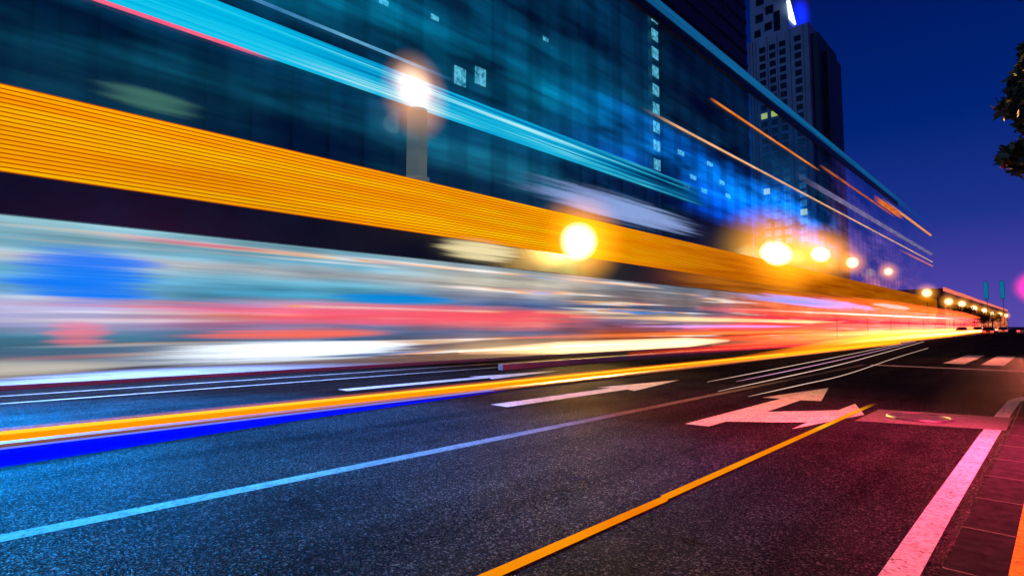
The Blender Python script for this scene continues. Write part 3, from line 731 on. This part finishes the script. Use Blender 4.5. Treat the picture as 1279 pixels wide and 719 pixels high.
trail_tube('light_line', 'topmost thin white light line curving over the road', curve([(-5.85, 12.4, .30), (-6.2, 20, .32), (-6.7, 30, .35), (-8.2, 54, .4)]), 0.008, W1, 1.0, group=GL, cat='light line', solid=True)
trail_tube('light_line', 'second thin white light line from the top, dashed with violet', curve([(-5.5, 13.2, .28), (-5.75, 20, .3), (-6.3, 30, .33), (-7.9, 54, .4)]), 0.010, (0.95, 0.45, 0.75, 1), 0.8, group=GL, cat='light line', solid=True)
trail_tube('light_line', 'bright thin white light line beside the white lane line', curve([(-5.05, 11.2, .25), (-5.2, 20, .3), (-5.8, 30, .33), (-7.4, 54, .4)]), 0.010, W1, 1.0, group=GL, cat='light line', solid=True)
trail_tube('light_line', 'lowest thin white light line, nearest the turn arrow', curve([(-4.17, 10.55, .28), (-4.08, 13.2, .3), (-4.09, 17.3, .3), (-4.74, 27.5, .3), (-5.44, 41, .3)]), 0.008, W1, 0.9, group=GL, cat='light line', solid=True)

# vehicle light trails down the road, built as tubes on an added barrier
BX = -14.5
br = thing('trail_barrier', 'red, orange and white vehicle light trails along an added road barrier', 'barrier', (BX, 40, 0))
MB().box((BX - 0.12, 14, 0.004), (BX + 0.12, 220, 0.22)).build('added_kerb_block', M['concrete'], br)
pst = None
for k in range(14):
    y = 58 + k * 12
    if pst is None:
        pst = MB().box((BX - 0.05, y - 0.05, 0.221), (BX + 0.05, y + 0.05, 2.5)).build('post', M['dark_metal'], br)
    else:
        c = pst.copy(); c.location = (pst.location[0], pst.location[1] + k * 12, pst.location[2]); col.objects.link(c)
def T(y0, y1, z, r, c, rad, dx=0.0, dz=0.0, lab=None):
    n = 12
    pts = [(BX + dx, y0 + (y1 - y0) * i / n, z + dz * i / n) for i in range(n + 1)]
    rads = [r * (0.25 + 0.75 * min(1, 4 * i / n, 4 * (n - i) / n)) for i in range(n + 1)]
    m = gas('barrier_tube_glow', c, rad * 0.42 / (2 * r))
    o = MB().tube(pts, rads, 10).build('trail_tube', m, br, True)
    if lab: o['label'] = lab
T(12, 34, 0.72, 0.28, (1.0, 0.62, 0.34, 1), 2.6, lab='white orange light trail')
T(11, 60, 1.18, 0.12, (1.0, 0.22, 0.03, 1), 0.8, lab='orange red light trail')
T(24, 120, 0.80, 0.34, (1.0, 0.13, 0.02, 1), 1.0)
T(26, 120, 1.35, 0.30, (1.0, 0.10, 0.03, 1), 1.2)
T(28, 150, 1.75, 0.20, (1.0, 0.12, 0.06, 1), 0.8)
T(30, 210, 2.10, 0.55, (1.0, 0.01, 0.02, 1), 1.0, lab='broad red light trail')
T(34, 150, 2.72, 0.10, (1.0, 0.55, 0.45, 1), 1.0, dz=0.5, lab='thin pinkish white light trail along the added barrier top')
T(30, 130, 0.55, 0.40, (1.0, 0.14, 0.01, 1), 1.2, dx=0.7)
T(60, 210, 1.2, 0.5, (1.0, 0.10, 0.03, 1), 1.0, dx=0.3)
T(22, 48, 1.60, 0.10, (0.9, 0.35, 0.9, 1), 0.8, lab='short violet light trail')
T(18, 60, 2.0, 0.14, (1.0, 0.55, 0.2, 1), 1.0)
T(40, 200, 4.0, 0.9, (1.0, 0.10, 0.02, 1), 0.5)
T(36, 160, 0.95, 0.26, (1.0, 0.22, 0.06, 1), 1.3, dx=0.4)
T(20, 170, 0.42, 0.42, (1.0, 0.03, 0.01, 1), 1.3, dx=1.6)
T(28, 170, 2.6, 0.5, (1.0, 0.05, 0.02, 1), 1.0, dx=0.8)
T(22, 120, 1.0, 0.22, (1.0, 0.02, 0.02, 1), 1.6, dx=2.6)
T(26, 160, 1.5, 0.30, (1.0, 0.01, 0.03, 1), 1.4, dx=1.0)
T(34, 200, 3.2, 0.6, (1.0, 0.06, 0.08, 1), 0.55, lab='dim red light trail along the added barrier top')
T(24, 70, 0.34, 0.20, (1.0, 0.05, 0.03, 1), 0.5, dx=0.5)
# yellow white vehicle light trail nearer than the barrier, built as a tube
t2 = thing('light_trail', 'yellow white light trail sweeping along the road towards the junction', 'light trail', (-11.6, 40, 0))
MB().box((-10.7, 60, 0.006), (-10.4, 200, 0.12)).build('trail_base', M['dark_metal'], t2)
trail_tube('trail_tube', None, [(-11.6, 22 + 14.5 * i, 0.55) for i in range(13)], [0.08, .22] + [0.3] * 10 + [.2], (1.0, 0.62, 0.12, 1), 1.0, t2) if False else None
path = curve([(-8.6, 17, .30), (-8.7, 26, .42), (-9.6, 40, .5), (-10.2, 62, .55), (-10.6, 110, .6), (-10.8, 200, .7)], 30)
def taper(n, r): return [r * min(1, 0.04 + 1.9 * i / n, 0.3 + 3 * (n - i) / n) for i in range(n + 1)]
MB().tube(path, taper(30, 0.46), 12).build('trail_tube', gas('yellow_tube', (1.0, 0.20, 0.005, 1), 0.60), t2, True)
path2 = [p + Vector((0.2, 0, 0.06)) for p in path[10:]]
MB().tube(path2, taper(len(path2) - 1, 0.22), 10).build('bright_core', gas('yellow_core', (1.0, 0.55, 0.12, 1), 1.2), t2, True)

# ------------------------------------------------------------------ traffic signals
def signal(label, x, y, z, c, s, r, power=0, lamp_c=(1, 1, 1), glow=None, aim=(-0.45, -0.20, -0.70), cone=150):
    t = thing('traffic_light', label, 'traffic light', (x, y, 0), None)
    MB().tube([(x, y, 0.1), (x, y, z + 0.5)], 0.06, 10).build('pole', M['dark_metal'], t, True)
    MB().box((x - 0.18, y - 0.32, z - 0.5), (x + 0.18, y - 0.065, z + 0.5)).build('housing', M['dark_metal'], t, bevel=0.02)
    MB().disc((x, y - 0.345, z), r, 'y', 0.04).build('lamp', emis('signal_lamp', c, s), t)
    if glow:
        MB().ellipsoid((x, y - 0.5, z), (glow, glow, glow)).build('lamp_globe', soft_glow('signal_globe', c, s * 1.6, glow, 2.2), t, True)  # bloom round the signal lamp, drawn as an emissive ball
    if power:
        ld = bpy.data.lights.new('signal_light', 'SPOT'); ld.energy = power; ld.color = lamp_c; ld.shadow_soft_size = 0.1
        ld.spot_size = R(cone); ld.spot_blend = 1.0
        lo = bpy.data.objects.new('signal_light', ld); col.objects.link(lo); lo.parent = t
        lo.matrix_local = Matrix.Translation((-0.1, -0.55, z)) @ Vector(aim).to_track_quat('-Z', 'Y').to_matrix().to_4x4()
    return t
signal('traffic light glowing bright pink at the right edge', -0.60, 45, 3.9, (1.0, 0.01, 0.22, 1), 3.0, 0.34, 32000, (1.0, 0.19, 0.11), 1.3, (-0.10, -0.9, -0.17), 44)
t = signal('added pink lamp out of view on the near pavement', 1.0, 9.8, 3.4, (1.0, 0.02, 0.15, 1), 3.0, 0.15, 9000, (1.0, 0.04, 0.135))  # added out of view only to tint the near road pink
def green(label, x, y, z):
    t = thing('traffic_light', label, 'traffic light', (x, y, 0))
    MB().tube([(x, y, 0.0), (x, y, z + 0.6)], 0.018, 8).build('pole', M['dark_metal'], t, True)
    MB().box((x - 0.13, y - 0.3, z - 0.75), (x + 0.13, y - 0.06, z + 0.75)).build('housing', M['dark_metal'], t)
    MB().box((x - 0.11, y - 0.36, z - 0.7), (x + 0.11, y - 0.31, z + 0.7)).build('lamp', emis('green_signal', lin(0, 115, 150), 1.0), t)
green('small teal traffic light, left one of two over the road', -3.85, 60, 4.6)
green('small teal traffic light, right one of two over the road', -2.85, 60, 4.6)

# ------------------------------------------------------------------ cars waiting far along the road
def paint_mat(name, c):
    n = N(name); p = n.n('ShaderNodeBsdfPrincipled')
    f = n.noise(n.coord((2, 2, 2)), 1, 3); n.l(n.ramp(f, [(0.3, tuple(v * 0.85 for v in c[:3]) + (1,)), (0.7, c)]), p.inputs['Base Color'])
    p.inputs['Roughness'].default_value = 0.3; p.inputs['Coat Weight'].default_value = 0.6
    return n.done(p.outputs[0])
M['tail'] = emis('tail_light', (1.0, 0.03, 0.02, 1), 8.0)
M['head'] = emis('head_light', (1.0, 0.85, 0.6, 1), 6.0)
M['car_glass'] = mat('car_glass', (0.01, 0.012, 0.015), 0.1)
def loft(b, secs):
    rings = [[b.bm.verts.new(p) for p in s] for s in secs]
    n = len(rings[0])
    for a, c in zip(rings, rings[1:]):
        for k in range(n): b.bm.faces.new((a[k], a[(k+1) % n], c[(k+1) % n], c[k]))
    b.bm.faces.new(rings[0][::-1]); b.bm.faces.new(rings[-1])
def car(x, y, m, label):
    t = thing('car', label, 'car', (x, y, 0), 'cars waiting far along the road')
    b = MB()
    prof = [(-2.2, .35, .72, .70), (-2.1, .25, .92, .84), (-1.3, .2, .98, .90), (0.9, .2, .95, .90), (1.9, .22, .82, .85), (2.25, .3, .62, .70)]
    loft(b, [[(x - w, y + yy, z0), (x + w, y + yy, z0), (x + w, y + yy, z1 - .12), (x + w * .86, y + yy, z1), (x - w * .86, y + yy, z1), (x - w, y + yy, z1 - .12)] for yy, z0, z1, w in prof])
    body = b.build('body', m, t, bevel=0.03)
    b = MB()
    cab = [(-1.75, .93, .97, .78), (-1.1, .93, 1.44, .66), (0.1, .93, 1.47, .66), (1.05, .93, .96, .78)]
    loft(b, [[(x - .80, y + yy, z0), (x + .80, y + yy, z0), (x + w, y + yy, z1), (x - w, y + yy, z1)] for yy, z0, z1, w in cab])
    b.build('cabin_glass', M['car_glass'], t)
    b = MB().prism([(x - .64, y - 1.08), (x + .64, y - 1.08), (x + .64, y + .12), (x - .64, y + .12)], 1.445, 1.50); b.build('roof', m, t, bevel=0.02)
    for sx in (-1, 1):
        for yy in (-1.35, 1.35):
            MB().disc((x + sx * .80, y + yy, .32), .32, 'x', .22).build('wheel', M['rubber'], t)
        MB().box((x + sx * .55 - .2, y - 2.24, .62), (x + sx * .55 + .2, y - 2.17, .80)).build('tail_light', M['tail'], t)
        MB().box((x + sx * .55 - .16, y + 2.2, .48), (x + sx * .55 + .16, y + 2.27, .60)).build('headlight', M['head'], t)
    return t
cm = {k: paint_mat('car_paint_' + k, v) for k, v in dict(red=(0.35, 0.02, 0.02, 1), white=(0.6, 0.6, 0.6, 1), dark=(0.03, 0.03, 0.04, 1), silver=(0.4, 0.4, 0.42, 1)).items()}
for x, y, k, l in ((-13.0, 140, 'red', 'red car with lit tail lights behind the yellow light trail'),
                   (-13.0, 172, 'white', 'white car with lit tail lights behind the yellow light trail'),
                   (-8.2, 128, 'red', 'small red car far along the middle lane'),
                   (-8.1, 165, 'white', 'tiny white car farthest along the middle lane'),
                   (-4.5, 150, 'silver', 'small silver car far along the near lane')):
    car(x, y, cm[k], l)

# ------------------------------------------------------------------ trees
M['bark'] = mat('bark', (0.06, 0.045, 0.035), 0.9, var=0.3, scale=8, bump=0.5)
def leaf_mat(name, c):
    n = N(name); p = n.n('ShaderNodeBsdfPrincipled')
    oi = n.n('ShaderNodeNewGeometry')
    n.l(n.ramp(oi.outputs['Random Per Island'], [(0, tuple(v * .5 for v in c) + (1,)), (1, tuple(min(1, v * 1.6) for v in c) + (1,))]), p.inputs['Base Color'])
    p.inputs['Roughness'].default_value = 0.55
    return n.done(p.outputs[0])
M['leaf'] = leaf_mat('leaf', (0.05, 0.045, 0.012))
def leaves(b, c, r, count, size, rnd):
    for _ in range(count):
        while True:
            v = Vector((rnd.uniform(-1, 1), rnd.uniform(-1, 1), rnd.uniform(-1, 1)))
            if v.length < 1: break
        if rnd.random() < .35: v = v * rnd.uniform(.9, 1.35)
        p = Vector(c) + Vector((v.x * r[0], v.y * r[1], v.z * r[2]))
        a = Vector((rnd.gauss(0, 1), rnd.gauss(0, 1), rnd.gauss(0, .6))).normalized()
        q = a.cross(Vector((rnd.gauss(0, 1), rnd.gauss(0, 1), rnd.gauss(0, 1)))).normalized()
        s = size * rnd.uniform(.6, 1.25)
        b.poly([p - a * s, p + q * s * .42 - a * s * .1, p + a * s, p - q * s * .42 - a * s * .1])
def tree(label, x, y, h, clumps, n, size, seed, group=None):
    rnd = random.Random(seed)
    t = thing('street_tree', label, 'tree', (x, y, 0.1), group)
    tr = MB().tube([(x, y, .1), (x + .05, y, h * .3), (x, y + .06, h * .55), (x, y, h * .8)], [h * .028, h * .022, h * .016, h * .007], 10)
    for c, r in clumps:
        tr.tube([(x, y, h * .42), ((x + c[0]) / 2, (y + c[1]) / 2, h * .25 + c[2] * .48), c], [h * .011, h * .007, h * .002], 6)
    tr.build('trunk', M['bark'], t, True)
    b = MB()
    for c, r in clumps:
        leaves(b, c, r, n, size, rnd)
    b.build('crown', M['leaf'], t)
# overhanging street tree at the right edge: branch tips reach into the picture
cl = [((-0.06, 6.65, 3.78), (.14, .2, .17)), ((-0.12, 6.6, 3.58), (.16, .2, .09)), ((-0.15, 6.6, 3.12), (.14, .2, .13)), ((0.02, 6.6, 3.10), (.2, .3, .22)), ((0.0, 6.6, 4.75), (.16, .2, .2)), ((0.1, 6.6, 3.45), (.14, .3, .14)), ((0.05, 6.5, 3.32), (.12, .2, .10)), ((-0.02, 6.55, 3.9), (.10, .2, .08)), ((-0.06, 6.45, 3.42), (.10, .15, .13)), ((0.02, 6.5, 3.36), (.14, .2, .2)), ((-0.02, 6.5, 4.0), (.07, .1, .07)),
      ((0.5, 6.5, 3.5), (.4, .5, .5)), ((1.0, 6.6, 4.2), (.7, .9, .8)), ((1.7, 6.8, 5.0), (.9, 1.1, 1.0)), ((1.2, 6.0, 3.4), (.6, .7, .5)), ((2.4, 6.4, 4.2), (.8, .9, .8)), ((1.6, 7.6, 4.0), (.7, .8, .7))]
tree('dark leafy tree reaching in from the right edge against the sky', 1.9, 6.7, 5.6, cl, 300, .06, 5)
for i, (y, h) in enumerate(((205, 8.0), (232, 8.5), (262, 8), (300, 8.5), (345, 8.5))):
    rnd = random.Random(20 + i)
    cl = [((-17.6 - 2.0 + rnd.uniform(-1.6, 1.6), y + rnd.uniform(-2, 2), h * rnd.uniform(.5, .85)), (1.7, 1.7, 1.3)) for _ in range(6)]
    tree('dark street tree on the far pavement past the mall lamps', -20.8, y, h, cl, 130, .35, 40 + i, 'dark street trees along the far pavement')
